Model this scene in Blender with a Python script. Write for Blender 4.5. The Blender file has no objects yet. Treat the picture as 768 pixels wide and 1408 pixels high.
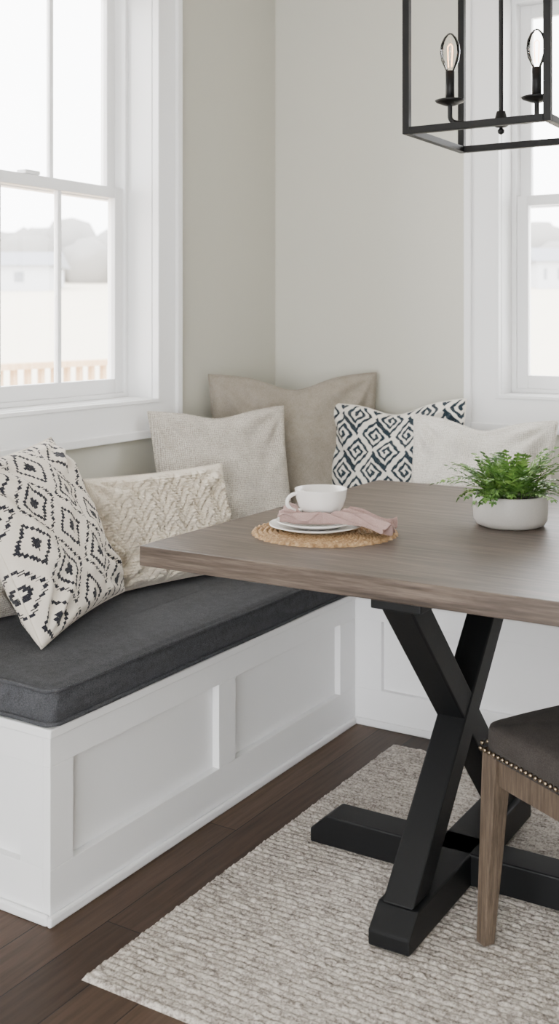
import bpy, bmesh, math, random
import numpy as np
from mathutils import Vector, Matrix, noise
random.seed(7)
D=bpy.data
SC=bpy.context.scene

def s2l(c):
    c=c/255.0
    return c/12.92 if c<=0.04045 else ((c+0.055)/1.055)**2.4
def rgb(r,g,b): return (s2l(r),s2l(g),s2l(b),1)

# ---------------------------------------------------------------- materials
class NT:
    def __init__(s,name):
        s.m=D.materials.new(name); s.m.use_nodes=True
        s.t=s.m.node_tree; s.n=s.t.nodes; s.l=s.t.links
        s.p=s.n['Principled BSDF']; s.out=s.n['Material Output']
    def new(s,typ,**k):
        nd=s.n.new(typ)
        for a,b in k.items(): setattr(nd,a,b)
        return nd
    def link(s,a,b): s.l.new(a,b)
    def coord(s,which='Object',scale=(1,1,1),rot=(0,0,0)):
        tc=s.new('ShaderNodeTexCoord'); mp=s.new('ShaderNodeMapping')
        mp.inputs['Scale'].default_value=scale; mp.inputs['Rotation'].default_value=rot
        s.link(tc.outputs[which],mp.inputs['Vector']); return mp.outputs['Vector']
    def noise(s,vec,scale,detail=4,rough=.5):
        nd=s.new('ShaderNodeTexNoise'); nd.inputs['Scale'].default_value=scale
        nd.inputs['Detail'].default_value=detail; nd.inputs['Roughness'].default_value=rough
        s.link(vec,nd.inputs['Vector']); return nd.outputs['Fac']
    def ramp(s,fac,stops):
        nd=s.new('ShaderNodeValToRGB'); e=nd.color_ramp.elements
        while len(e)<len(stops): e.new(.5)
        for i,(p,c) in enumerate(stops): e[i].position=p; e[i].color=c
        s.link(fac,nd.inputs['Fac']); return nd.outputs['Color']
    def math(s,op,a,b=None,c=None):
        nd=s.new('ShaderNodeMath',operation=op)
        for i,v in enumerate((a,b,c)):
            if v is None: continue
            if isinstance(v,(int,float)): nd.inputs[i].default_value=v
            else: s.link(v,nd.inputs[i])
        return nd.outputs[0]
    def mix(s,fac,a,b,blend='MIX'):
        nd=s.new('ShaderNodeMix',data_type='RGBA',blend_type=blend)
        for sock,v in ((nd.inputs[0],fac),(nd.inputs[6],a),(nd.inputs[7],b)):
            if isinstance(v,(int,float,tuple)): sock.default_value=v
            else: s.link(v,sock)
        return nd.outputs[2]
    def bump(s,h,strength=.3,dist=.002):
        nd=s.new('ShaderNodeBump'); nd.inputs['Strength'].default_value=strength
        nd.inputs['Distance'].default_value=dist
        s.link(h,nd.inputs['Height']); s.link(nd.outputs['Normal'],s.p.inputs['Normal'])
    def col(s,c):
        if isinstance(c,tuple): s.p.inputs['Base Color'].default_value=c
        else: s.link(c,s.p.inputs['Base Color'])
    def set(s,rough=None,metal=None,spec=None,sheen=None):
        if rough is not None: s.p.inputs['Roughness'].default_value=rough
        if metal is not None: s.p.inputs['Metallic'].default_value=metal
        if spec is not None: s.p.inputs['Specular IOR Level'].default_value=spec
        if sheen is not None: s.p.inputs['Sheen Weight'].default_value=sheen

def painted(name,c,rough=.5,bs=60,bst=.05,spec=.5):
    t=NT(name); v=t.coord(); n=t.noise(v,bs,3)
    t.col(t.mix(t.noise(v,1.3,2),tuple(x*.97 for x in c[:3])+(1,),c)); t.set(rough=rough,spec=spec); t.bump(n,bst,.001); return t.m
M_wall=painted('wall_paint',rgb(203,201,190),.75,140,.12)
M_trim=painted('trim_paint',rgb(243,243,243),.38,30,.02)
M_ceil=painted('ceiling_paint',rgb(238,237,234),.8,120,.1)
M_bench=painted('bench_paint',rgb(240,240,241),.42,30,.02)
M_black=painted('black_metal',rgb(9,8,9),.5,200,.05,.3)
M_legs=painted('black_stained_wood',rgb(12,13,15),.5,80,.15,.3)

def fabric(name,c1,c2,scale=900,bst=.35,sheen=.2,mottle=35,weave=0.0,wp=70):
    t=NT(name); v=t.coord()
    w1=t.new('ShaderNodeTexWave',bands_direction='X'); w2=t.new('ShaderNodeTexWave',bands_direction='Z')
    for w in (w1,w2):
        w.inputs['Scale'].default_value=wp; w.inputs['Distortion'].default_value=3.0
        w.inputs['Detail'].default_value=1; w.inputs['Detail Scale'].default_value=2
        t.link(v,w.inputs['Vector'])
    h=t.math('MULTIPLY',t.math('ADD',w1.outputs['Fac'],w2.outputs['Fac']),.5)
    n=t.noise(v,mottle,4,.6); fine=t.noise(v,scale*.6,2)
    f=t.math('ADD',t.math('MULTIPLY',n,.3),t.math('MULTIPLY',fine,.7))
    f=t.math('ADD',t.math('MULTIPLY',f,1-weave),t.math('MULTIPLY',h,weave))
    t.col(t.ramp(f,[(.35,c1),(.65,c2)])); t.set(rough=.95,spec=.15,sheen=sheen)
    t.bump(t.math('ADD',h,fine),bst,.0018); return t
M_taupe=fabric('taupe_linen',rgb(136,128,116),rgb(172,163,151),700,.6,.1,35,.15,90).m
M_greige=fabric('greige_weave',rgb(160,152,140),rgb(222,215,205),420,1.0,.1,35,.35,55).m
M_cream=fabric('cream_linen',rgb(194,188,177),rgb(238,234,227),420,.9,.1,35,.35,60).m
M_knit=fabric('ivory_knit',rgb(200,188,169),rgb(232,223,208),900,.5).m
M_grey=fabric('grey_cushion_fabric',rgb(54,55,58),rgb(86,87,91),700,.4,.03,60,.1,110).m
M_seat=fabric('chair_upholstery',rgb(50,46,44),rgb(72,67,64),900,.3,.03).m
M_napkin=fabric('mauve_napkin_linen',rgb(150,124,120),rgb(180,153,147),1400,.25).m

def patterned(name,bg,ink):
    t=NT(name); v=t.coord()
    a=t.new('ShaderNodeAttribute',attribute_name='ink')
    n=t.noise(v,330,3,.6); n2=t.noise(v,60,2)
    f=t.math('MULTIPLY',a.outputs['Fac'],t.math('MULTIPLY_ADD',n,2.2,.1))
    f=t.math('MINIMUM',t.math('MAXIMUM',f,0.0),1.0)
    inkc=t.mix(n2,ink,tuple(min(1,x*1.9) for x in ink[:3])+(1,))
    bgc=t.mix(t.noise(v,400,2),tuple(x*.86 for x in bg[:3])+(1,),bg)
    t.col(t.mix(f,bgc,inkc)); t.set(rough=.95,spec=.15,sheen=.1)
    t.bump(t.math('ADD',t.noise(v,700,2),t.math('MULTIPLY',a.outputs['Fac'],.5)),.45,.0012); return t.m
M_diam=patterned('ikat_diamond_print',rgb(228,219,206),rgb(30,30,36))
M_key=patterned('greek_key_print',rgb(234,229,219),rgb(30,40,48))

# floor
t=NT('dark_oak_planks'); tc=t.new('ShaderNodeTexCoord'); sp=t.new('ShaderNodeSeparateXYZ'); cb=t.new('ShaderNodeCombineXYZ')
t.link(tc.outputs['Object'],sp.inputs[0]); t.link(sp.outputs['Y'],cb.inputs['X']); t.link(sp.outputs['X'],cb.inputs['Y'])
br=t.new('ShaderNodeTexBrick'); br.offset=.37; t.link(cb.outputs[0],br.inputs['Vector'])
br.inputs['Scale'].default_value=1; br.inputs['Brick Width'].default_value=1.3; br.inputs['Row Height'].default_value=.115
br.inputs['Mortar Size'].default_value=.0016; br.inputs['Mortar Smooth'].default_value=.3
br.inputs['Color1'].default_value=rgb(54,41,33); br.inputs['Color2'].default_value=rgb(92,72,58); br.inputs['Mortar'].default_value=rgb(20,15,12)
v=t.coord('Object',(22,1.2,1)); g=t.noise(v,3.5,6,.65)
gc=t.ramp(g,[(.3,(.42,.40,.38,1)),(.62,(1,1,1,1))])
t.col(t.mix(.85,br.outputs['Color'],gc,'MULTIPLY')); t.set(rough=.5,spec=.25)
t.bump(t.math('SUBTRACT',t.math('MULTIPLY',g,.3),br.outputs['Fac']),.35,.001); M_floor=t.m

def wood(name,c1,c2,c3,axis='X',rough=.45,sc=1.0,sp=.35):
    t=NT(name); s={'X':(1.2,24,24),'Y':(24,1.2,24),'Z':(24,24,1.2)}[axis]
    v=t.coord('Object',tuple(k*sc for k in s)); g=t.noise(v,2.2,7,.62); g2=t.noise(v,7,4,.7)
    f=t.math('ADD',t.math('MULTIPLY',g,.5),t.math('MULTIPLY',g2,.5))
    t.col(t.ramp(f,[(.36,c1),(.5,c2),(.64,c3)])); t.set(rough=rough,spec=sp); t.bump(f,.15,.001); return t.m
M_table=wood('grey_brown_table_wood',rgb(58,49,43),rgb(84,73,65),rgb(112,99,89),'X',.40,1.0,.32)
M_chairw=wood('weathered_chair_wood',rgb(60,50,42),rgb(88,75,63),rgb(112,97,83),'Z',.55,2)
M_deck=wood('deck_lumber',rgb(185,155,120),rgb(205,178,145),rgb(220,198,168),'Z',.8)

def simple(name,c,rough=.4,metal=0,ns=20,k=.9,bst=.05):
    t=NT(name); v=t.coord(); n=t.noise(v,ns,3); t.col(t.mix(n,tuple(x*k for x in c[:3])+(1,),c)); t.set(rough=rough,metal=metal); t.bump(n,bst,.001); return t.m
M_china=simple('white_porcelain',rgb(230,226,222),.18,0,15,.97,.01)
M_pot=simple('speckled_ceramic',rgb(184,180,174),.5,0,220,.85,.08)
M_soil=simple('soil',rgb(50,38,28),.95,0,90,.6,.6)
M_nail=simple('brass_nailhead',rgb(150,135,115),.3,1)
M_grass=simple('dry_pale_field',rgb(214,206,188),.95,0,.3,.9,.1)
M_tree=simple('hazy_bare_trees',rgb(150,148,145),1,0,.6,.85,.2)
M_house=simple('white_siding',rgb(205,207,212),.8)
M_roof=simple('grey_shingles',rgb(150,152,158),.9)
t=NT('fern_leaf'); v=t.coord(); t.col(t.ramp(t.noise(v,28,3),[(.3,rgb(46,80,30)),(.55,rgb(88,126,52)),(.75,rgb(142,172,88))])); t.set(rough=.5)
M_fern=t.m
t=NT('straw_weave'); v=t.coord(); t.col(t.ramp(t.noise(v,90,4,.7),[(.3,rgb(116,86,54)),(.5,rgb(160,128,90)),(.7,rgb(194,165,126))])); t.set(rough=.8); t.bump(t.noise(v,300,2),.5,.001); M_straw=t.m
t=NT('rug_wool'); v=t.coord('Object',(1,3,1)); a=t.noise(v,22,4,.7); b=t.noise(t.coord(),170,3,.7)
f=t.math('ADD',t.math('MULTIPLY',a,.4),t.math('MULTIPLY',b,.6))
t.col(t.ramp(f,[(.39,rgb(118,110,104)),(.48,rgb(172,164,156)),(.58,rgb(208,202,193))])); t.set(rough=1,spec=.1,sheen=.05)
t.bump(t.noise(t.coord(),420,2),.6,.002); M_rug=t.m

def glassmat(name,fac,tint=(1,1,1,1)):
    m=D.materials.new(name); m.use_nodes=True; nt=m.node_tree; nt.nodes.clear()
    o=nt.nodes.new('ShaderNodeOutputMaterial'); mx=nt.nodes.new('ShaderNodeMixShader')
    tr=nt.nodes.new('ShaderNodeBsdfTransparent'); gl=nt.nodes.new('ShaderNodeBsdfGlossy'); gl.inputs['Roughness'].default_value=.02
    tr.inputs['Color'].default_value=tint
    lw=nt.nodes.new('ShaderNodeLayerWeight'); lw.inputs['Blend'].default_value=fac
    nt.links.new(lw.outputs['Fresnel'],mx.inputs[0]); nt.links.new(tr.outputs[0],mx.inputs[1]); nt.links.new(gl.outputs[0],mx.inputs[2]); nt.links.new(mx.outputs[0],o.inputs[0]); return m
M_glass=glassmat('window_glass',.12); M_bulb=glassmat('bulb_glass',.30,(.99,.985,.97,1))
m=D.materials.new('filament'); m.use_nodes=True; p=m.node_tree.nodes['Principled BSDF']
p.inputs['Emission Color'].default_value=(1,.42,.12,1); p.inputs['Emission Strength'].default_value=9; M_fil=m

# ---------------------------------------------------------------- mesh helpers
def link(o,parent=None):
    SC.collection.objects.link(o)
    if parent: o.parent=parent
    return o
def empty(name,loc=(0,0,0),rotz=0):
    o=D.objects.new(name,None); o.location=loc; o.rotation_euler=(0,0,rotz); o.empty_display_size=.1
    return link(o)
def mesh(name,V,F,mat,parent=None,smooth=False,bevel=0,seg=2):
    me=D.meshes.new(name); me.from_pydata([tuple(v) for v in V],[],[tuple(f) for f in F]); me.update()
    if smooth: me.shade_smooth()
    o=D.objects.new(name,me); me.materials.append(mat); link(o,parent)
    if bevel:
        b=o.modifiers.new('bevel','BEVEL'); b.width=bevel; b.segments=seg; b.limit_method='ANGLE'
    return o
def boxes(name,lst,mat,parent=None,bevel=.002):
    V=[];F=[]
    for (x0,x1,y0,y1,z0,z1) in lst:
        x0,x1=sorted((x0,x1)); y0,y1=sorted((y0,y1)); z0,z1=sorted((z0,z1))
        k=len(V)
        V+=[(x0,y0,z0),(x1,y0,z0),(x1,y1,z0),(x0,y1,z0),(x0,y0,z1),(x1,y0,z1),(x1,y1,z1),(x0,y1,z1)]
        F+=[[k+i for i in f] for f in ((0,3,2,1),(4,5,6,7),(0,1,5,4),(1,2,6,5),(2,3,7,6),(3,0,4,7))]
    return mesh(name,V,F,mat,parent,bevel=bevel)
def prism(name,poly,axis,a0,a1,mat,parent=None,bevel=.003):
    def P(q,a):
        return {'x':(a,q[0],q[1]),'y':(q[0],a,q[1]),'z':(q[0],q[1],a)}[axis]
    n=len(poly); V=[P(q,a0) for q in poly]+[P(q,a1) for q in poly]
    F=[list(range(n))[::-1],list(range(n,2*n))]+[[i,(i+1)%n,n+(i+1)%n,n+i] for i in range(n)]
    o=mesh(name,V,F,mat,parent,bevel=0)
    bm=bmesh.new(); bm.from_mesh(o.data); bmesh.ops.recalc_face_normals(bm,faces=bm.faces); bm.to_mesh(o.data); bm.free()
    if bevel:
        b=o.modifiers.new('bevel','BEVEL'); b.width=bevel; b.segments=2; b.limit_method='ANGLE'
    return o
def lathe(name,prof,mat,parent=None,loc=(0,0,0),n=64,smooth=True):
    V=[];F=[]
    for r,z in prof:
        for i in range(n):
            a=2*math.pi*i/n; V.append((r*math.cos(a),r*math.sin(a),z))
    for j in range(len(prof)-1):
        for i in range(n):
            k=(i+1)%n; F.append((j*n+i,j*n+k,(j+1)*n+k,(j+1)*n+i))
    o=mesh(name,V,F,mat,parent,smooth=smooth); o.location=loc
    bm=bmesh.new(); bm.from_mesh(o.data); bmesh.ops.remove_doubles(bm,verts=bm.verts,dist=1e-6); bmesh.ops.recalc_face_normals(bm,faces=bm.faces); bm.to_mesh(o.data); bm.free()
    if smooth: o.data.shade_smooth()
    return o
def tube(name,pts,rad,mat,parent=None,cyclic=False,res=6,spline='POLY'):
    cu=D.curves.new(name,'CURVE'); cu.dimensions='3D'; cu.bevel_depth=rad; cu.bevel_resolution=3
    s=cu.splines.new(spline); s.points.add(len(pts)-1)
    for i,q in enumerate(pts): s.points[i].co=(q[0],q[1],q[2],1)
    s.use_cyclic_u=cyclic
    if spline=='NURBS': s.order_u=3; s.use_endpoint_u=True; cu.resolution_u=res
    cu.materials.append(mat); o=D.objects.new(name,cu); link(o)
    dg=bpy.context.evaluated_depsgraph_get(); me=D.meshes.new_from_object(o.evaluated_get(dg)); D.objects.remove(o)
    me.shade_smooth(); o=D.objects.new(name,me)
    if not me.materials: me.materials.append(mat)
    return link(o,parent)
def grid(name,X,Y,Z,mat,parent=None,smooth=True,wrap=False):
    r,c=X.shape; V=np.stack([X,Y,Z],-1).reshape(-1,3)
    idx=np.arange(r*c).reshape(r,c)
    if wrap: idx=np.concatenate([idx,idx[:,:1]],1)
    F=np.stack([idx[:-1,:-1],idx[:-1,1:],idx[1:,1:],idx[1:,:-1]],-1).reshape(-1,4)
    me=D.meshes.new(name); me.from_pydata(V.tolist(),[],F.tolist()); me.update()
    if smooth: me.shade_smooth()
    o=D.objects.new(name,me); me.materials.append(mat); return link(o,parent)

# ---------------------------------------------------------------- room
BX=.60; BY=-.50; END=-1.855; ZB=.405; CH=.080; ZS=ZB+CH
WT=.17
LW=(-1.62,-.74); RW=(.88,1.76); WZ=(.99,2.36)
XR=4.2; YF=-5.2; H=2.7
boxes('wall_left',[(-WT,0,YF,LW[0],0,H),(-WT,0,LW[1],WT,0,H),(-WT,0,LW[0],LW[1],0,WZ[0]),(-WT,0,LW[0],LW[1],WZ[1],H)],M_wall,bevel=0)
boxes('wall_back',[(0,RW[0],0,WT,0,H),(RW[1],XR,0,WT,0,H),(RW[0],RW[1],0,WT,0,WZ[0]),(RW[0],RW[1],0,WT,WZ[1],H)],M_wall,bevel=0)
boxes('added_wall_right',[(XR,XR+WT,YF,WT,0,H)],M_wall,bevel=0)  # unseen wall, added to cut sky light from the open side
boxes('added_wall_front',[(-WT,.6,YF-WT,YF,0,H),(3.4,XR+WT,YF-WT,YF,0,H),(.6,3.4,YF-WT,YF,2.3,H)],M_wall,bevel=0)  # unseen wall added behind the camera; its opening limits the front fill
boxes('floor',[(-WT,XR+WT,YF-WT,WT,-.05,0)],M_floor,bevel=0)
boxes('ceiling',[(-WT,XR+WT,YF-WT,WT,H,H+.05)],M_ceil,bevel=0)
boxes('baseboard_left',[(0.001,.016,YF,END-.005,0,.13)],M_trim,bevel=.003)
boxes('baseboard_back',[(2.405,XR,-.016,-.001,0,.13)],M_trim,bevel=.003)
boxes('baseboard_right',[(XR-.016,XR-.001,YF,-.02,0,.13)],M_trim,bevel=.003)

def window(name,side,u0,u1):
    root=empty(name)
    def B(u_0,u_1,n0,n1,z0,z1):
        return (-n1,-n0,u_0,u_1,z0,z1) if side=='L' else (u_0,u_1,n0,n1,z0,z1)
    z0,z1=WZ; c=.108; L=[]
    e=-.0008
    L+=[B(u0-c,u0+.004,-.02,e,z0-c,z1+c),B(u1-.004,u1+c,-.02,e,z0-c,z1+c),B(u0,u1,-.02,e,z0-c,z0+.004),B(u0,u1,-.02,e,z1-.004,z1+c)]
    boxes('casing',[L[0]],M_trim,root,.003); boxes('casing_side',[L[1]],M_trim,root,.003)
    boxes('casing_bottom',[L[2]],M_trim,root,.001); boxes('casing_top',[L[3]],M_trim,root,.001)
    bb=.022
    boxes('back_band',[B(u0-c-.004,u0-c+bb,-.032,e,z0-c-.004,z1+c),B(u1+c-bb,u1+c+.004,-.032,e,z0-c-.004,z1+c),
        B(u0-c+bb,u1+c-bb,-.032,e,z0-c-.004,z0-c+bb),B(u0-c+bb,u1+c-bb,-.032,e,z1+c-bb,z1+c+.004)],M_trim,root,.003)
    boxes('inner_bead',[B(u0-.002,u0+.010,-.026,0,z0-.002,z1),B(u1-.010,u1+.002,-.026,0,z0-.002,z1),
        B(u0+.010,u1-.010,-.026,0,z0-.002,z0+.010)],M_trim,root,.002)
    jt=.012
    boxes('jamb',[B(u0+.0005,u0+jt,0,WT,z0,z1),B(u1-jt,u1-.0005,0,WT,z0,z1),B(u0+jt,u1-jt,0,WT,z0+.0005,z0+jt),B(u0+jt,u1-jt,0,WT,z1-jt,z1-.0005)],M_trim,root,.001)
    f=.028
    boxes('frame',[B(u0+jt,u0+f,.095,WT,z0+jt,z1-jt),B(u1-f,u1-jt,.095,WT,z0+jt,z1-jt),B(u0+f,u1-f,.095,WT,z0+jt,z0+jt+.014),B(u0+f,u1-f,.095,WT,z1-f,z1-jt)],M_trim,root,.002)
    a,b=u0+f,u1-f; zm=1.665
    def sash(nm,n0,n1,zz0,zz1,rb,rt):
        st=.039; w=(b-a-2*st); li=[B(a,a+st,n0,n1,zz0,zz1),B(b-st,b,n0,n1,zz0,zz1),B(a+st,b-st,n0,n1,zz0,zz0+rb),B(a+st,b-st,n0,n1,zz1-rt,zz1)]
        for k in (1,2):
            uu=a+st+w*k/3; li.append(B(uu-.008,uu+.008,n0+.006,n1-.006,zz0+rb,zz1-rt))
        boxes(nm,li,M_trim,root,.002)
        nmid=(n0+n1)/2
        boxes(nm+'_pane',[B(a+st,b-st,nmid-.0015,nmid+.0015,zz0+rb,zz1-rt)],M_glass,root,0)
    sash('lower_sash',.105,.135,z0+jt+.014,zm+.01,.045,.035)
    sash('upper_sash',.138,.166,zm-.03,z1-f,.035,.045)
    um=(a+b)/2
    boxes('sash_lock',[B(um-.03,um+.03,.10,.137,zm+.01,zm+.022)],M_trim,root,.003)
    return root
window('window_1','L',*LW); window('window_2','B',*RW)

# ---------------------------------------------------------------- bench
bench=empty('built_in_corner_bench')
XE=2.40; rc=.020
boxes('carcass',[(.002,BX-rc,END+rc,-.002,0,ZB-.02),(BX-rc,XE,BY+rc,-.002,0,ZB-.02)],M_bench,bench,0)
zt,zb=.325,.112
L=[(BX-rc,BX,END,BY+rc,zt,ZB-.02),(BX-rc,BX,END,BY+rc,0,zb)]
for a,b in ((END,-1.785),(-1.243,-1.167),(-.597,BY+rc)): L.append((BX-rc,BX,a,b,zb,zt))
L+=[(.002,BX-rc,END,END+rc,zt,ZB-.02),(.002,BX-rc,END,END+rc,0,zb),(.002,.08,END,END+rc,zb,zt),(BX-.085,BX-rc,END,END+rc,zb,zt)]
L+=[(BX,XE,BY,BY+rc,zt,ZB-.02),(BX,XE,BY,BY+rc,0,zb)]
for a,b in ((BX,.69),(1.24,1.32),(1.87,1.95),(2.31,XE)): L.append((a,b,BY,BY+rc,zb,zt))
boxes('face_frame',L,M_bench,bench,.0012)
boxes('seat_lip',[(.002,BX+.006,END-.006,-.002,ZB-.02,ZB),(BX+.006,XE,BY-.006,-.002,ZB-.02,ZB)],M_bench,bench,.003)
boxes('shoe_molding',[(BX,BX+.012,END-.012,BY-.012,0,.022),(.017,BX,END-.012,END,0,.022),(BX,XE,BY-.012,BY,0,.022)],M_bench,bench,.005)

def cushion(name,x0,x1,y0,y1):
    root=empty(name)
    cx,cy=(x0+x1)/2,(y0+y1)/2; hx,hy=(x1-x0)/2,(y1-y0)/2
    def loop(inset,r=.022):
        pts=[]; a=hx-inset; b=hy-inset; r=max(r-inset,.004)
        for (sx,sy,a0) in ((1,1,0),(-1,1,90),(-1,-1,180),(1,-1,270)):
            for k in range(9):
                th=math.radians(a0+90*k/8); pts.append((sx*(a-r)+r*math.cos(th),sy*(b-r)+r*math.sin(th)))
        out=[]
        for i in range(len(pts)):
            p,q=pts[i],pts[(i+1)%len(pts)]
            m=1 if i%9!=8 else 24
            for j in range(m): out.append((p[0]+(q[0]-p[0])*j/m,p[1]+(q[1]-p[1])*j/m))
        return out
    z0,z1=ZB,ZS
    rings=[(.03,z0),(.004,z0+.003),(.0,z0+.009)]
    rings+=[(-.002,z0+.03),(-.003,(z0+z1)/2),(-.002,z1-.028),(0,z1-.009),(.005,z1-.001),(.03,z1+.002),(.08,z1+.004),(.15,z1+.005),(.22,z1+.006)]
    V=[];F=[];n=None
    for ins,z in rings:
        lp=loop(ins); n=len(lp)
        for k,(px,py) in enumerate(lp):
            wob=noise.noise(Vector((px*5,py*5,z*4+cx)))*.004
            dz=noise.noise(Vector((px*6+3,py*3,1)))*.003 if z>z1 else 0
            q_=wob if ins<.01 and z>z0+.01 else 0
            V.append((cx+px+q_,cy+py+q_,z+dz))
    for j in range(len(rings)-1):
        for i in range(n):
            k=(i+1)%n; F.append((j*n+i,j*n+k,(j+1)*n+k,(j+1)*n+i))
    F.append(tuple(range(n))[::-1]); F.append(tuple((len(rings)-1)*n+i for i in range(n)))
    mesh('pad',V,F,M_grey,root,smooth=True)
    for zz,nm in ((z1-.003,'top_piping'),(z0+.007,'bottom_piping')):
        lp=loop(-.002)
        tube(nm,[(cx+a,cy+b,zz+.001*math.sin(i*.7)) for i,(a,b) in enumerate(lp)],.0048,M_grey,root,cyclic=True)
    return root
cushion('bench_cushion',.012,BX+.004,END+.002,-.012)
cushion('bench_cushion',BX+.016,XE-.01,BY-.002,-.012)

# ---------------------------------------------------------------- pillows
def key_fn():
    K=["..........",
       ".########.",
       ".#......#.",
       ".#.####.#.",
       ".#.#..#.#.",
       ".#.#.##.#.",
       ".#.#....#.",
       ".#.######.",
       ".#........",
       ".#########"]
    A=np.array([[1.0 if c=='#' else 0 for c in r] for r in K])
    def f(u,v):
        P=.125;Q=.135
        a=(u/P+v/Q); b=(u/P-v/Q)
        a=a+.015*np.sin(v*260); b=b+.015*np.sin(u*300)
        ia=np.floor(a).astype(int); ib=np.floor(b).astype(int)
        fa=a-ia; fb=b-ib
        sw=((ia+ib)%2==0)
        fa2=np.where(sw,fa,1-fa); fb2=np.where(sw,fb,1-fb)
        return A[np.clip((fa2*10).astype(int),0,9),np.clip((fb2*10).astype(int),0,9)]
    return f
def diam_fn(u,v):
    P=.162;Q=.185
    st=(np.floor(v/.0075)+.5)*.0075
    jx=.0016*np.sin(st*1900)
    a=np.abs(((u+jx+.02)/P)%1-.5)*2; b=np.abs(((st+.01)/Q)%1-.5)*2
    d0=a+b
    big=(d0>.84)&(d0<.96)
    mid=(d0>.46)&(d0<.60)
    core=(d0<.20)
    e=2-d0
    other=((e>.50)&(e<.62))|(e<.20)
    gap=(np.sin(v*2*np.pi/.015)>.75)&big
    return np.where((big&~gap)|mid|core|other,1.0,0.0)
def knit_disp(u,v,w,h):
    x=(u*.5+.5)*w; y=(v*.5+.5)*h
    P=.072
    c=x/P; a=np.abs((c%1)-.5)*2
    ridge=np.abs(np.sin(np.pi*(y/.030+a*1.5+np.floor(c)*.5)))**.8
    seam=np.clip(1-np.abs((c%1)-.5)/.07,0,1)
    seam2=np.clip(1-np.minimum(c%1,1-c%1)/.07,0,1)
    st=np.abs(np.sin(np.pi*x/.007))*.25+np.abs(np.sin(np.pi*y/.008))*.25
    return .014*(ridge*(1-seam2)+.9*seam*np.abs(np.sin(np.pi*y/.014))+st)
def pillow(name,w,h,t,mat,pos,nrm,lean,roll=0,chop=.0,ear=.06,n=70,ink=None,disp=None,seed=0,belly=.12,lift=.012):
    us=np.linspace(-1,1,n); u,v=np.meshgrid(us,us)
    uu=np.sin(u*np.pi/2)*.35+u*.65; vv=np.sin(v*np.pi/2)*.35+v*.65
    X=w/2*uu*(1-ear*(1-vv**2)); Zc=h/2*vv*(1-ear*(1-uu**2))
    Zc=Zc-chop*np.clip(vv,0,1)**1.6*np.exp(-(uu/.38)**2)
    base=np.clip((1-uu**2)*(1-vv**2),0,1)
    T=t/2*(base**.42)*(1-belly*vv)
    T=T*(1-.22*np.exp(-(uu/.3)**2)*np.clip(vv,0,1)*(chop>0))
    W=np.zeros_like(u)
    for i in range(n):
        for j in range(n):
            a=noise.noise(Vector((uu[i,j]*2.2+seed,vv[i,j]*2.2,seed*1.7)))
            b=noise.noise(Vector((uu[i,j]*6+seed,vv[i,j]*5,seed*.7)))
            W[i,j]=a*.018+b*.008
    ang=np.arctan2(np.abs(vv)-1,np.abs(uu)-1); rad=np.hypot(np.abs(vv)-1,np.abs(uu)-1)
    cre=np.sin(ang*11+seed)*.010*np.exp(-((rad-.45)/.3)**2)
    f=np.clip(base*6,0,1)
    m=f*(W+cre)
    fr=-(T)-m; bk=T-m*.6
    if disp is not None: fr=fr-np.clip(base*5,0,1)*disp(uu,vv,w,h)
    allV=np.concatenate([np.stack([X,fr,Zc],-1).reshape(-1,3),np.stack([X,bk,Zc],-1).reshape(-1,3)])
    idx=np.arange(n*n).reshape(n,n)
    Ff=np.stack([idx[:-1,:-1],idx[:-1,1:],idx[1:,1:],idx[1:,:-1]],-1).reshape(-1,4)
    Fb=Ff[:,::-1]+n*n
    me=D.meshes.new(name); me.from_pydata(allV.tolist(),[],np.concatenate([Ff,Fb]).tolist()); me.update()
    if ink is not None:
        val=ink(uu*w/2+.003*np.sin(vv*9),vv*h/2).reshape(-1); val=np.concatenate([val,val]).astype(np.float32)
        at=me.attributes.new('ink','FLOAT','POINT'); at.data.foreach_set('value',val)
    bm=bmesh.new(); bm.from_mesh(me); bmesh.ops.remove_doubles(bm,verts=bm.verts,dist=1e-5); bm.to_mesh(me); bm.free()
    me.shade_smooth(); me.materials.append(mat)
    root=D.objects.new(name,me)
    nv=Vector((nrm[0],nrm[1],0)).normalized(); Wd=(-nv).cross(Vector((0,0,1)))
    Bm=Matrix((Wd,-nv,Vector((0,0,1)))).transposed().to_4x4()
    R=Bm@Matrix.Rotation(math.radians(-lean),4,'X')@Matrix.Rotation(math.radians(roll),4,'Y')
    co=np.array(R.to_3x3())@allV.T
    z=(ZS+lift-co[2].min())
    root.matrix_world=Matrix.Translation((pos[0],pos[1],z))@R
    link(root)
    k=[]
    q=np.linspace(-1,1,30)
    for a,b in [(q,-np.ones(30)),(np.ones(30),q),(q[::-1],np.ones(30)),(-np.ones(30),q[::-1])]:
        for ua,vb in list(zip(a,b))[:-1]:
            x=w/2*ua*(1-ear*(1-vb**2)); z_=h/2*vb*(1-ear*(1-ua**2))-chop*max(vb,0)**1.6*math.exp(-(ua/.38)**2); k.append((x,0,z_))
    tube('seam',k,.0028,mat,root,cyclic=True)
    return root
pillow('taupe_throw_pillow',.60,.57,.15,M_taupe,(.252,-.275),(1,-1.0),5,chop=.045,ear=.05,seed=1)
pillow('greige_throw_pillow',.48,.48,.13,M_greige,(.213,-.650),(.86,-.5),13,chop=.02,seed=2)
pillow('knitted_lumbar_pillow',.51,.32,.11,M_knit,(.235,-1.00),(.965,-.26),14,chop=.0,ear=.04,n=280,disp=knit_disp,seed=3)
pillow('diamond_throw_pillow',.47,.46,.17,M_diam,(.245,-1.49),(.93,.24),27,roll=-3,n=380,ink=diam_fn,seed=4,ear=.05)
pillow('greige_throw_pillow',.36,.32,.12,M_greige,(.10,-1.66),(1,-.05),12,seed=5)
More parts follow.
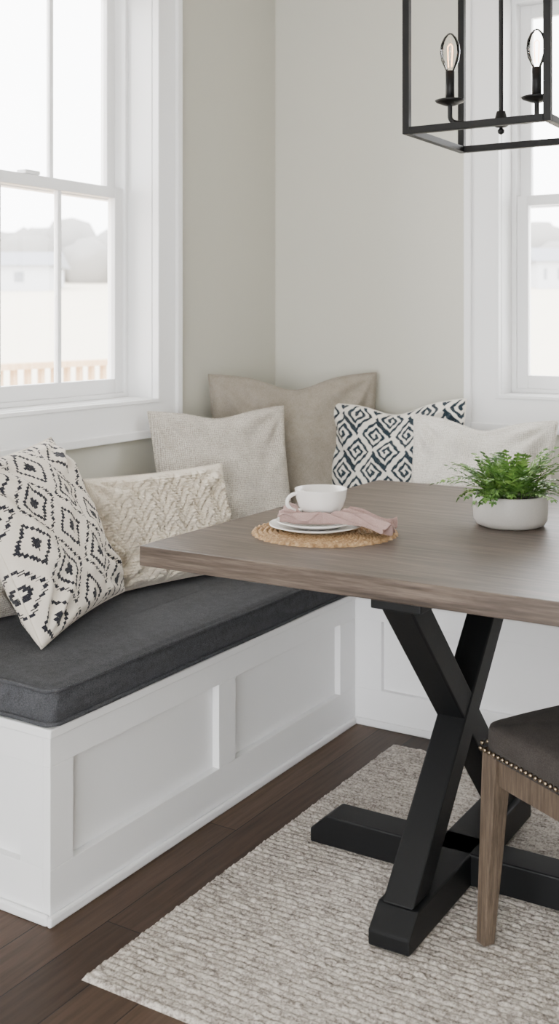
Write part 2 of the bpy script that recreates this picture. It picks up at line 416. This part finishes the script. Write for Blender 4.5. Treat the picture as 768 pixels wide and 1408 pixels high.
pillow('greek_key_throw_pillow',.50,.47,.14,M_key,(.603,-.215),(.0,-1),9,roll=-4,chop=.035,n=330,ink=key_fn(),seed=6)
pillow('cream_throw_pillow',.47,.46,.14,M_cream,(.94,-.34),(.0,-1),12,chop=.03,seed=7)

# ---------------------------------------------------------------- table
TX0,TX1,TY0,TY1=.68,1.80,-1.664,-.50; TZ=.76; TT=.044
tb=empty('trestle_dining_table')
boxes('top',[(TX0,TX1,TY0,TY1,TZ-TT,TZ)],M_table,tb,.003)
cx,cy=1.245,-1.235
zt0=TZ-TT
boxes('top_cleats',[(cx-.055,cx+.055,TY0+.10,TY1-.08,zt0-.045,zt0),(TX0+.14,TX1-.14,cy-.04,cy+.04,zt0-.03,zt0)],M_legs,tb,.003)
hf=.070; Lf=.36
def foot(c,half,ch=.045): return [(c-half,0.0125),(c+half,0.0125),(c+half,.0125+hf*.45),(c+half-ch,.0125+hf),(c-half+ch,.0125+hf),(c-half,.0125+hf*.45)]
prism('foot_long',foot(cy,Lf),'x',cx-.045,cx+.045,M_legs,tb,.004)
prism('foot_cross',foot(cx,Lf),'y',cy-.042,cy+.042,M_legs,tb,.004)
hw=.044; zf=.0125+hf; zz=zt0-.045; off=.275
prism('leg_a',[(cy-off-hw,zf),(cy-off+hw,zf),(cy+off+hw,zz),(cy+off-hw,zz)],'x',cx-.034,cx+.034,M_legs,tb,.004)
prism('leg_b',[(cy+off-hw,zf),(cy+off+hw,zf),(cy-off+hw,zz),(cy-off-hw,zz)],'x',cx-.037,cx+.031,M_legs,tb,.004)

# ---------------------------------------------------------------- rug
RX0,RX1,RY0,RY1=.782,2.55,-1.965,-.61
x=np.arange(RX0,RX1,.0029); y=np.arange(RY0,RY1,.0026); X,Y=np.meshgrid(x,y)
pr=.0165; q=.024
yy_=Y+.0014*np.sin(X*23)+.0008*np.sin(X*71+Y*9)
row=np.floor(yy_/pr)
Zr=np.abs(np.sin(np.pi*yy_/pr))**.6
ph=X/q+.5*(row%2)+.13*np.sin(row*2.3)+.25*(((Y/pr)%1)-.5)*np.where(row%2>0,1,-1)+.15*np.sin(X*40+row)
Zx=np.abs(np.sin(np.pi*ph))**.5
rs=np.random.RandomState(3); rn=rs.rand(400,400)
jit=rn[(row.astype(int))%400,(np.floor(ph).astype(int))%400]
edge=np.minimum(np.minimum(X-RX0,RX1-X),np.minimum(Y-RY0,RY1-Y)); ed=np.clip(edge/.006,0,1)
Z=.0005+ed*(.0045+.0062*Zr*(.3+.7*Zx)*(.35+.65*jit))
g=grid('area_rug',X,Y,Z,M_rug)
# ---------------------------------------------------------------- placemat, plates, cup, napkin
px,py=.956,-1.332
nr,na=84,480
r=np.linspace(.0,.167,nr)[:,None]; a=np.linspace(0,2*np.pi,na,endpoint=False)[None,:]
rp=.0118; ring=np.floor(r/rp); fr=(r/rp)%1
nb=np.maximum(6,np.round(2*np.pi*(ring+.5)*rp/.012))
hh=np.abs(np.sin(np.pi*fr))**.7*(.55+.45*np.abs(np.sin(a*nb/2+ring*1.3+fr*1.2)))
rr_=r+ (r>.155)*.0025*np.sin(a*44)
Zm=TZ+.002+.0065*hh*np.ones_like(a); Zm[-1,:]=TZ+.0005
pm=grid('woven_placemat',px+rr_*np.cos(a),py+rr_*np.sin(a),Zm,M_straw,wrap=True)
R_=Vector((.853,.522,0)); F_=Vector((-.522,.853,0))
pc=Vector((px,py,0))-R_*.02+F_*.006
def plate(nm,rad,z):
    pr=[(0,z+.004),(rad*.55,z+.004),(rad*.68,z+.006),(rad*.97,z+.0135),(rad,z+.0135),(rad,z+.0115),(rad*.68,z+.002),(rad*.6,z),(0,z)]
    return lathe(nm,pr,M_china,None,(pc.x,pc.y,0),80)
plate('dinner_plate',.108,TZ+.0088); plate('salad_plate',.092,TZ+.0168)
ns,nc=160,110
S,C=np.meshgrid(np.linspace(-1,1,ns),np.linspace(-1,1,nc),indexing='ij')
zc0=TZ+.026
along=np.where(S<0,S*.098,S*.152)
wid=.024+.024*np.abs(S)**1.1+.016*np.clip(S-.4,0,1)
lat=C*wid + .012*np.sin(S*2.2)-.026*np.clip(S,0,1)-.010*np.exp(-(S/.4)**2)
rc_=np.hypot(along+.008,lat-.030)
amp=.0095*np.clip((rc_-.036)/.03,0,1)
fold=amp*(np.sin(C*10.5+S*3.2+np.sin(S*6)*.8)+.65*np.sin(C*19+1+S*6))
drop=-np.clip((along-.085)/.06,0,1)**1.3*.012
Zn=zc0+.004+amp*1.35+fold+drop+.004*np.sin(S*5)*np.clip(amp*200,0,1)
Zn=np.maximum(Zn,TZ+.0105+.017*(along<.07))
along=along+np.where(S>.8,(S-.8)*.05*np.sin(C*8.5),0)
c0=Vector((px,py,0))-F_*.012
d1=(R_*.97-F_*.22).normalized(); d2=Vector((-d1.y,d1.x,0))
nk=grid('linen_napkin',c0.x+d1.x*along+d2.x*lat,c0.y+d1.y*along+d2.y*lat,Zn,M_napkin)
so=nk.modifiers.new('s','SOLIDIFY'); so.thickness=.0020; so.offset=0
cup=empty('coffee_cup'); cc=Vector((px,py,0))-R_*.008+F_*.018; z=TZ+.0325
pr=[(0,0),(.028,0),(.030,.003),(.031,.006),(.044,.014),(.054,.028),(.060,.046),(.063,.066),(.0635,.068),(.0618,.068),(.058,.046),(.051,.028),(.040,.016),(.026,.009),(0,.008)]
lathe('body',[(a*.96,b) for a,b in pr],M_china,cup,(cc.x,cc.y,z),80)
hd=(-R_*.96-F_*.28).normalized()
pts=[]
for k in range(13):
    th=math.radians(78-k*13.5); pts.append(cc+hd*(.048+.030*math.cos(th)+.004)+Vector((0,0,z+.039+.021*math.sin(th))))
pts=[cc+hd*.055+Vector((0,0,z+.059))]+pts[1:-1]+[cc+hd*.047+Vector((0,0,z+.020))]
tube('handle',pts,.0044,M_china,cup,spline='NURBS')

# ---------------------------------------------------------------- plant
plant=empty('potted_fern'); pl=(1.285,-1.013); zp=TZ
pr=[(0,0),(.070,0),(.080,.005),(.0865,.016),(.0885,.040),(.0885,.072),(.087,.075),(.083,.075),(.081,.068),(.081,.055),(0,.055)]
lathe('bowl',pr,M_pot,plant,(pl[0],pl[1],zp),80)
lathe('soil',[(0,.062),(.04,.064),(.0805,.060),(.0805,.054),(0,.054)],M_soil,plant,(pl[0],pl[1],zp),40)
V=[];F=[]
rnd=random.Random(11)
def leaflet(b,d,up,ln,wd):
    side=d.cross(up).normalized(); k=len(V)
    tip=b+d*ln-up*ln*.18
    V.extend([b,b+d*ln*.35+side*wd+up*.0012,b+d*ln*.72+side*wd*.7-up*ln*.05,tip,b+d*ln*.72-side*wd*.7-up*ln*.05,b+d*ln*.35-side*wd+up*.0012,b+d*ln*.4-up*.0008,b+d*ln*.72-up*(ln*.05+.001)])
    F.extend([(k,k+6,k+1),(k+1,k+6,k+7,k+2),(k+2,k+7,k+3),(k,k+5,k+6),(k+5,k+4,k+7,k+6),(k+4,k+3,k+7)])
for i in range(84):
    az=rnd.uniform(0,2*math.pi); r0=rnd.uniform(0,.055); L=rnd.uniform(.09,.160); el=math.radians(rnd.uniform(22,82))
    if el>1.0: L*=.88
    hz=Vector((math.cos(az),math.sin(az),0)); b=Vector((pl[0],pl[1],zp+.064))+hz*r0
    az2=az+rnd.uniform(-.5,.5); hz=Vector((math.cos(az2),math.sin(az2),0))
    P=b.copy(); n=11; stepl=L/n; e=el; bend=rnd.uniform(.02,.13)
    rp=[]
    for k in range(n+1):
        d=hz*math.cos(e)+Vector((0,0,math.sin(e))); rp.append((P.copy(),d.copy())); P=P+d*stepl; e-=bend
    side=Vector((0,0,1)).cross(hz).normalized()
    for k,(q_,d) in enumerate(rp):
        up=side.cross(d); up=up if up.z>0 else -up
        s=k/n
        lw=math.sin(min(1,.25+s*.85)*math.pi*.9)*.022+.006
        if k>=2:
            for sg in (1,-1):
                dd=(side*sg*.75+d*.75+up*rnd.uniform(-.1,.35)).normalized()
                leaflet(q_,dd,up,lw*rnd.uniform(.8,1.15),.0042)
        if k<n:
            kk=len(V); w=.0009; q2=rp[k+1][0]
            V.extend([q_-side*w,q_+side*w,q2+side*w,q2-side*w]); F.append((kk,kk+1,kk+2,kk+3))
    leaflet(rp[-1][0],rp[-1][1],Vector((0,0,1)),.016,.0035)
V=[Vector((v.x,v.y,max(v.z,TZ+.004))) for v in V]
mesh('fronds',V,F,M_fern,plant)

# ---------------------------------------------------------------- chair
ch=empty('dining_chair',(1.40,-1.465,0))
ch.rotation_euler=(0,0,-math.atan2(.517,.855))
W_=.46; Dp=.46; zs=.0115
def leg(nm,x,y,top,bw,tw,dx=0,dy=0,z0=zs,mat=M_chairw):
    V=[(x+sx*bw/2+dx,y+sy*bw/2+dy,z0) for sx,sy in ((-1,-1),(1,-1),(1,1),(-1,1))]+[(x+sx*tw/2,y+sy*tw/2,top) for sx,sy in ((-1,-1),(1,-1),(1,1),(-1,1))]
    return mesh(nm,V,[(3,2,1,0),(4,5,6,7),(0,1,5,4),(1,2,6,5),(2,3,7,6),(3,0,4,7)],mat,ch,bevel=.003)
leg('leg_1',0.014,0.014,.40,.027,.044,dx=-.018,dy=-.016); leg('leg_2',0.014,W_-.014,.40,.027,.044,dx=-.018,dy=.016)
leg('leg_3',Dp,.02,.40,.030,.046,dx=.05); leg('leg_4',Dp,W_-.02,.40,.030,.046,dx=.05)
boxes('rails',[(.035,Dp-.02,0,.022,.335,.40),(.035,Dp-.02,W_-.022,W_,.335,.40),(0,.022,.035,W_-.035,.335,.40),(Dp-.01,Dp+.012,.04,W_-.04,.335,.40)],M_chairw,ch,.002)
n=46; us=np.linspace(-1,1,n); u,v=np.meshgrid(us,us)
def sq(u,v,p=10):
    k=(np.abs(u)**p+np.abs(v)**p)**(1/p); m=np.maximum(np.abs(u),np.abs(v)); return np.where(m>0,m/np.maximum(k,1e-9),1)
sc=sq(u,v)
sx=Dp/2+.02; sy=W_/2+.014; cxs=Dp/2; cys=W_/2
Zt=.445+.035*(1-u**2)**.6*(1-v**2)**.6
Xt=cxs+sx*u*sc*.985; Yt=cys+sy*v*sc*.985
V=np.stack([Xt,Yt,Zt],-1).reshape(-1,3).tolist(); idx=np.arange(n*n).reshape(n,n)
F=np.stack([idx[:-1,:-1],idx[:-1,1:],idx[1:,1:],idx[1:,:-1]],-1).reshape(-1,4).tolist()
per=list(idx[0,:])+list(idx[1:,-1])+list(idx[-1,-2::-1])+list(idx[-2:0:-1,0])
prev=per
for (s,zz_) in ((1.008,.436),(1.012,.415),(1.008,.392),(.96,.390)):
    cur=[]
    for i in per:
        cur.append(len(V)); V.append([cxs+(V[i][0]-cxs)*s,cys+(V[i][1]-cys)*s,zz_])
    for k in range(len(per)):
        k2=(k+1)%len(per); F.append([prev[k],cur[k],cur[k2],prev[k2]])
    prev=cur
F.append(prev)
so=mesh('seat',V,F,M_seat,ch,smooth=True)
bm=bmesh.new(); bm.from_mesh(so.data); bmesh.ops.recalc_face_normals(bm,faces=bm.faces); bm.to_mesh(so.data); bm.free(); so.data.shade_smooth()
bm=bmesh.new()
def nails(p0,p1):
    L=(Vector(p1)-Vector(p0)).length; k=int(L/.0135)
    for i in range(k+1):
        q=Vector(p0).lerp(Vector(p1),i/k)
        bmesh.ops.create_uvsphere(bm,u_segments=8,v_segments=6,radius=.0048,matrix=Matrix.Translation(q))
zc_=.402; e=.0015
x0,x1=cxs-sx-e,cxs+sx+e; y0,y1=cys-sy-e,cys+sy+e; i_=.02
nails((x0+i_,y0,zc_),(x1-i_,y0,zc_)); nails((x0+i_,y1,zc_),(x1-i_,y1,zc_)); nails((x0,y0+i_,zc_),(x0,y1-i_,zc_))
me=D.meshes.new('nailheads'); bm.to_mesh(me); bm.free(); me.materials.append(M_nail); me.shade_smooth(); link(D.objects.new('nailheads',me),ch)
for k,yy in ((1,.02),(2,W_-.02)):
    V=[(Dp-.02,yy-.02,.40),(Dp+.026,yy-.02,.40),(Dp+.026,yy+.02,.40),(Dp-.02,yy+.02,.40),(Dp+.075,yy-.016,.98),(Dp+.105,yy-.016,.98),(Dp+.105,yy+.016,.98),(Dp+.075,yy+.016,.98)]
    mesh('back_post_%d'%k,V,[(3,2,1,0),(4,5,6,7),(0,1,5,4),(1,2,6,5),(2,3,7,6),(3,0,4,7)],M_chairw,ch,bevel=.003)
V=[(Dp+.012,.036,.58),(Dp+.055,.036,.58),(Dp+.055,W_-.036,.58),(Dp+.012,W_-.036,.58),(Dp+.055,.036,.97),(Dp+.105,.036,.97),(Dp+.105,W_-.036,.97),(Dp+.055,W_-.036,.97)]
mesh('back_pad',V,[(3,2,1,0),(4,5,6,7),(0,1,5,4),(1,2,6,5),(2,3,7,6),(3,0,4,7)],M_seat,ch,bevel=.018,seg=4)

# ---------------------------------------------------------------- lantern chandelier
lan=empty('lantern_chandelier'); lx,ly=1.300,-1.117; h=.162; z0=1.668; z1=2.18; b=.008
L=[]
for sx_ in (-1,1):
    for sy_ in (-1,1):
        L.append((lx+sx_*h-b,lx+sx_*h+b,ly+sy_*h-b,ly+sy_*h+b,z0,z1+2*b))
for zz_ in (z0,z1):
    for s_ in (-1,1):
        L.append((lx-h+b,lx+h-b,ly+s_*h-b,ly+s_*h+b,zz_,zz_+2*b)); L.append((lx+s_*h-b,lx+s_*h+b,ly-h+b,ly+h-b,zz_,zz_+2*b))
L.append((lx-h+b,lx+h-b,ly-b,ly+b,z1,z1+2*b)); L.append((lx-b,lx+b,ly-h+b,ly+h-b,z1,z1+2*b))
boxes('frame',L,M_black,lan,.0015)
tube('stem',[(lx,ly,1.70),(lx,ly,H-.02)],.0055,M_black,lan)
lathe('hub',[(0,1.692),(.012,1.694),(.026,1.704),(.028,1.709),(.014,1.714),(.010,1.73),(0,1.732)],M_black,lan,(lx,ly,0),32)
lathe('finial',[(0,1.676),(.007,1.68),(.008,1.686),(.004,1.692),(0,1.693)],M_black,lan,(lx,ly,0),20)
lathe('canopy',[(0,H-.035),(.03,H-.033),(.055,H-.018),(.06,H-.001),(0,H-.001)],M_black,lan,(lx,ly,0),32)
dv=(R_*.98-F_*.2).normalized()
for k,s_,q in ((1,-1,.116),(2,1,.080)):
    c=Vector((lx,ly,0))+dv*s_*q; d=dv*s_
    o=Vector((lx,ly,0))
    tube('arm_%d'%k,[o+Vector((0,0,1.705)),o+d*q*.45+Vector((0,0,1.705)),o+d*q*.8+Vector((0,0,1.705)),o+d*q+Vector((0,0,1.712)),o+d*q+Vector((0,0,1.735)),o+d*q+Vector((0,0,1.755))],.0058,M_black,lan,spline='NURBS')
    lathe('drip_pan_%d'%k,[(0,1.748),(.012,1.748),(.032,1.756),(.035,1.760),(.033,1.761),(.012,1.756),(0,1.756)],M_black,lan,(c.x,c.y,0),36)
    lathe('candle_sleeve_%d'%k,[(0,1.756),(.0105,1.756),(.0105,1.828),(0,1.828)],M_black,lan,(c.x,c.y,0),24)
    lathe('bulb_%d'%k,[(.009,1.826),(.012,1.834),(.0205,1.852),(.0235,1.872),(.0215,1.890),(.015,1.905),(.007,1.914),(0,1.917)],M_bulb,lan,(c.x,c.y,0),28)
    tube('filament_%d'%k,[c+Vector((-.004,0,1.838)),c+Vector((-.006,0,1.885)),c+Vector((0,.003,1.892)),c+Vector((.006,0,1.885)),c+Vector((.004,0,1.838))],.0010,M_fil,lan)

# ---------------------------------------------------------------- outside
fd=Vector((-.522,.853,0)); cam=Vector((2.197,-3.556,1.25))
def W(r,f,z): q=Vector((cam.x,cam.y,0))+R_*r+fd*f; return (q.x,q.y,z)
V=[];F=[]
fs=[6.2,12,20,35,60,90,140]; rsx=np.linspace(-1,1,25)
def gz(f_): return -.45 if f_<=12 else -.45+(f_-12)*.072
for f_ in fs:
    for s_ in rsx: V.append(W(s_*(20+f_*1.0),f_,gz(f_)))
nn=len(rsx)
for j in range(len(fs)-1):
    for i in range(nn-1): F.append((j*nn+i,j*nn+i+1,(j+1)*nn+i+1,(j+1)*nn+i))
mesh('field_ground',V,F,M_grass,smooth=True)
bm=bmesh.new(); rn2=random.Random(5)
for i in range(340):
    r_=rn2.uniform(-45,45); f_=rn2.uniform(66,84); s_=rn2.uniform(.9,1.7)
    m_=Matrix.Translation(W(r_,f_,gz(f_)+s_*.6+rn2.uniform(0,.9)))@Matrix.Diagonal((s_*1.2,s_*1.2,s_*rn2.uniform(.9,1.4),1))
    res=bmesh.ops.create_icosphere(bm,subdivisions=2,radius=1,matrix=m_)
    for v_ in res['verts']: v_.co+=Vector(noise.noise_vector(v_.co*.9))*.5
me=D.meshes.new('tree_line'); bm.to_mesh(me); bm.free(); me.materials.append(M_tree); me.shade_smooth(); link(D.objects.new('tree_line',me))
def house(name,r_,f_,w,d,h_,rh):
    root=empty(name,W(r_,f_,gz(f_)-.15)); root.rotation_euler=(0,0,math.radians(31.5))
    boxes('walls',[(-w/2,w/2,-d/2,d/2,-.6,h_)],M_house,root,0)
    prism('roof',[(-d/2-.3,h_),(d/2+.3,h_),(0,h_+rh)],'x',-w/2-.3,w/2+.3,M_roof,root,0)
    boxes('windows',[(-w*.3,-w*.2,-d/2-.02,-d/2,h_*.35,h_*.75),(w*.15,w*.25,-d/2-.02,-d/2,h_*.35,h_*.75)],M_roof,root,0)
house('farmhouse',-14.2,58,5,4,1.3,.8); house('farmhouse',14.4,60,1.6,3,1.5,.8)
dk=empty('deck_railing'); L=[]
X0=-3.0
L.append((X0-.07,X0+.07,-5,7,.93,.97)); L.append((X0-.02,X0+.02,-5,7,.08,.17))
yy=-5
while yy<7: L.append((X0-.018,X0+.018,yy,yy+.036,.17,.93)); yy+=.125
for yy in (-5,-3,-1,1,3,5,6.9): L.append((X0-.045,X0+.045,yy-.045,yy+.045,-.15,1.02))
boxes('rails_and_balusters',L,M_deck,dk,0)
boxes('deck_boards',[(X0-.1+i*.145,X0-.1+i*.145+.138,-5,7,-.19,-.15) for i in range(20)],M_deck,dk,0)

# ---------------------------------------------------------------- light
w=D.worlds.new('overcast_sky'); SC.world=w; w.use_nodes=True; nt=w.node_tree
bg=nt.nodes['Background']; bg.inputs['Color'].default_value=(.985,.99,1,1); bg.inputs['Strength'].default_value=11.5

# ---------------------------------------------------------------- camera
cd=D.cameras.new('camera'); co=D.objects.new('camera',cd); link(co)
co.location=cam; co.rotation_euler=(math.radians(90),0,math.radians(31.5))
cd.sensor_fit='HORIZONTAL'; cd.sensor_width=36; cd.lens=36*1522/768; cd.shift_y=-264/768
cd.clip_start=.05; cd.clip_end=400
cd.dof.use_dof=True; cd.dof.focus_distance=2.6; cd.dof.aperture_fstop=8
SC.camera=co
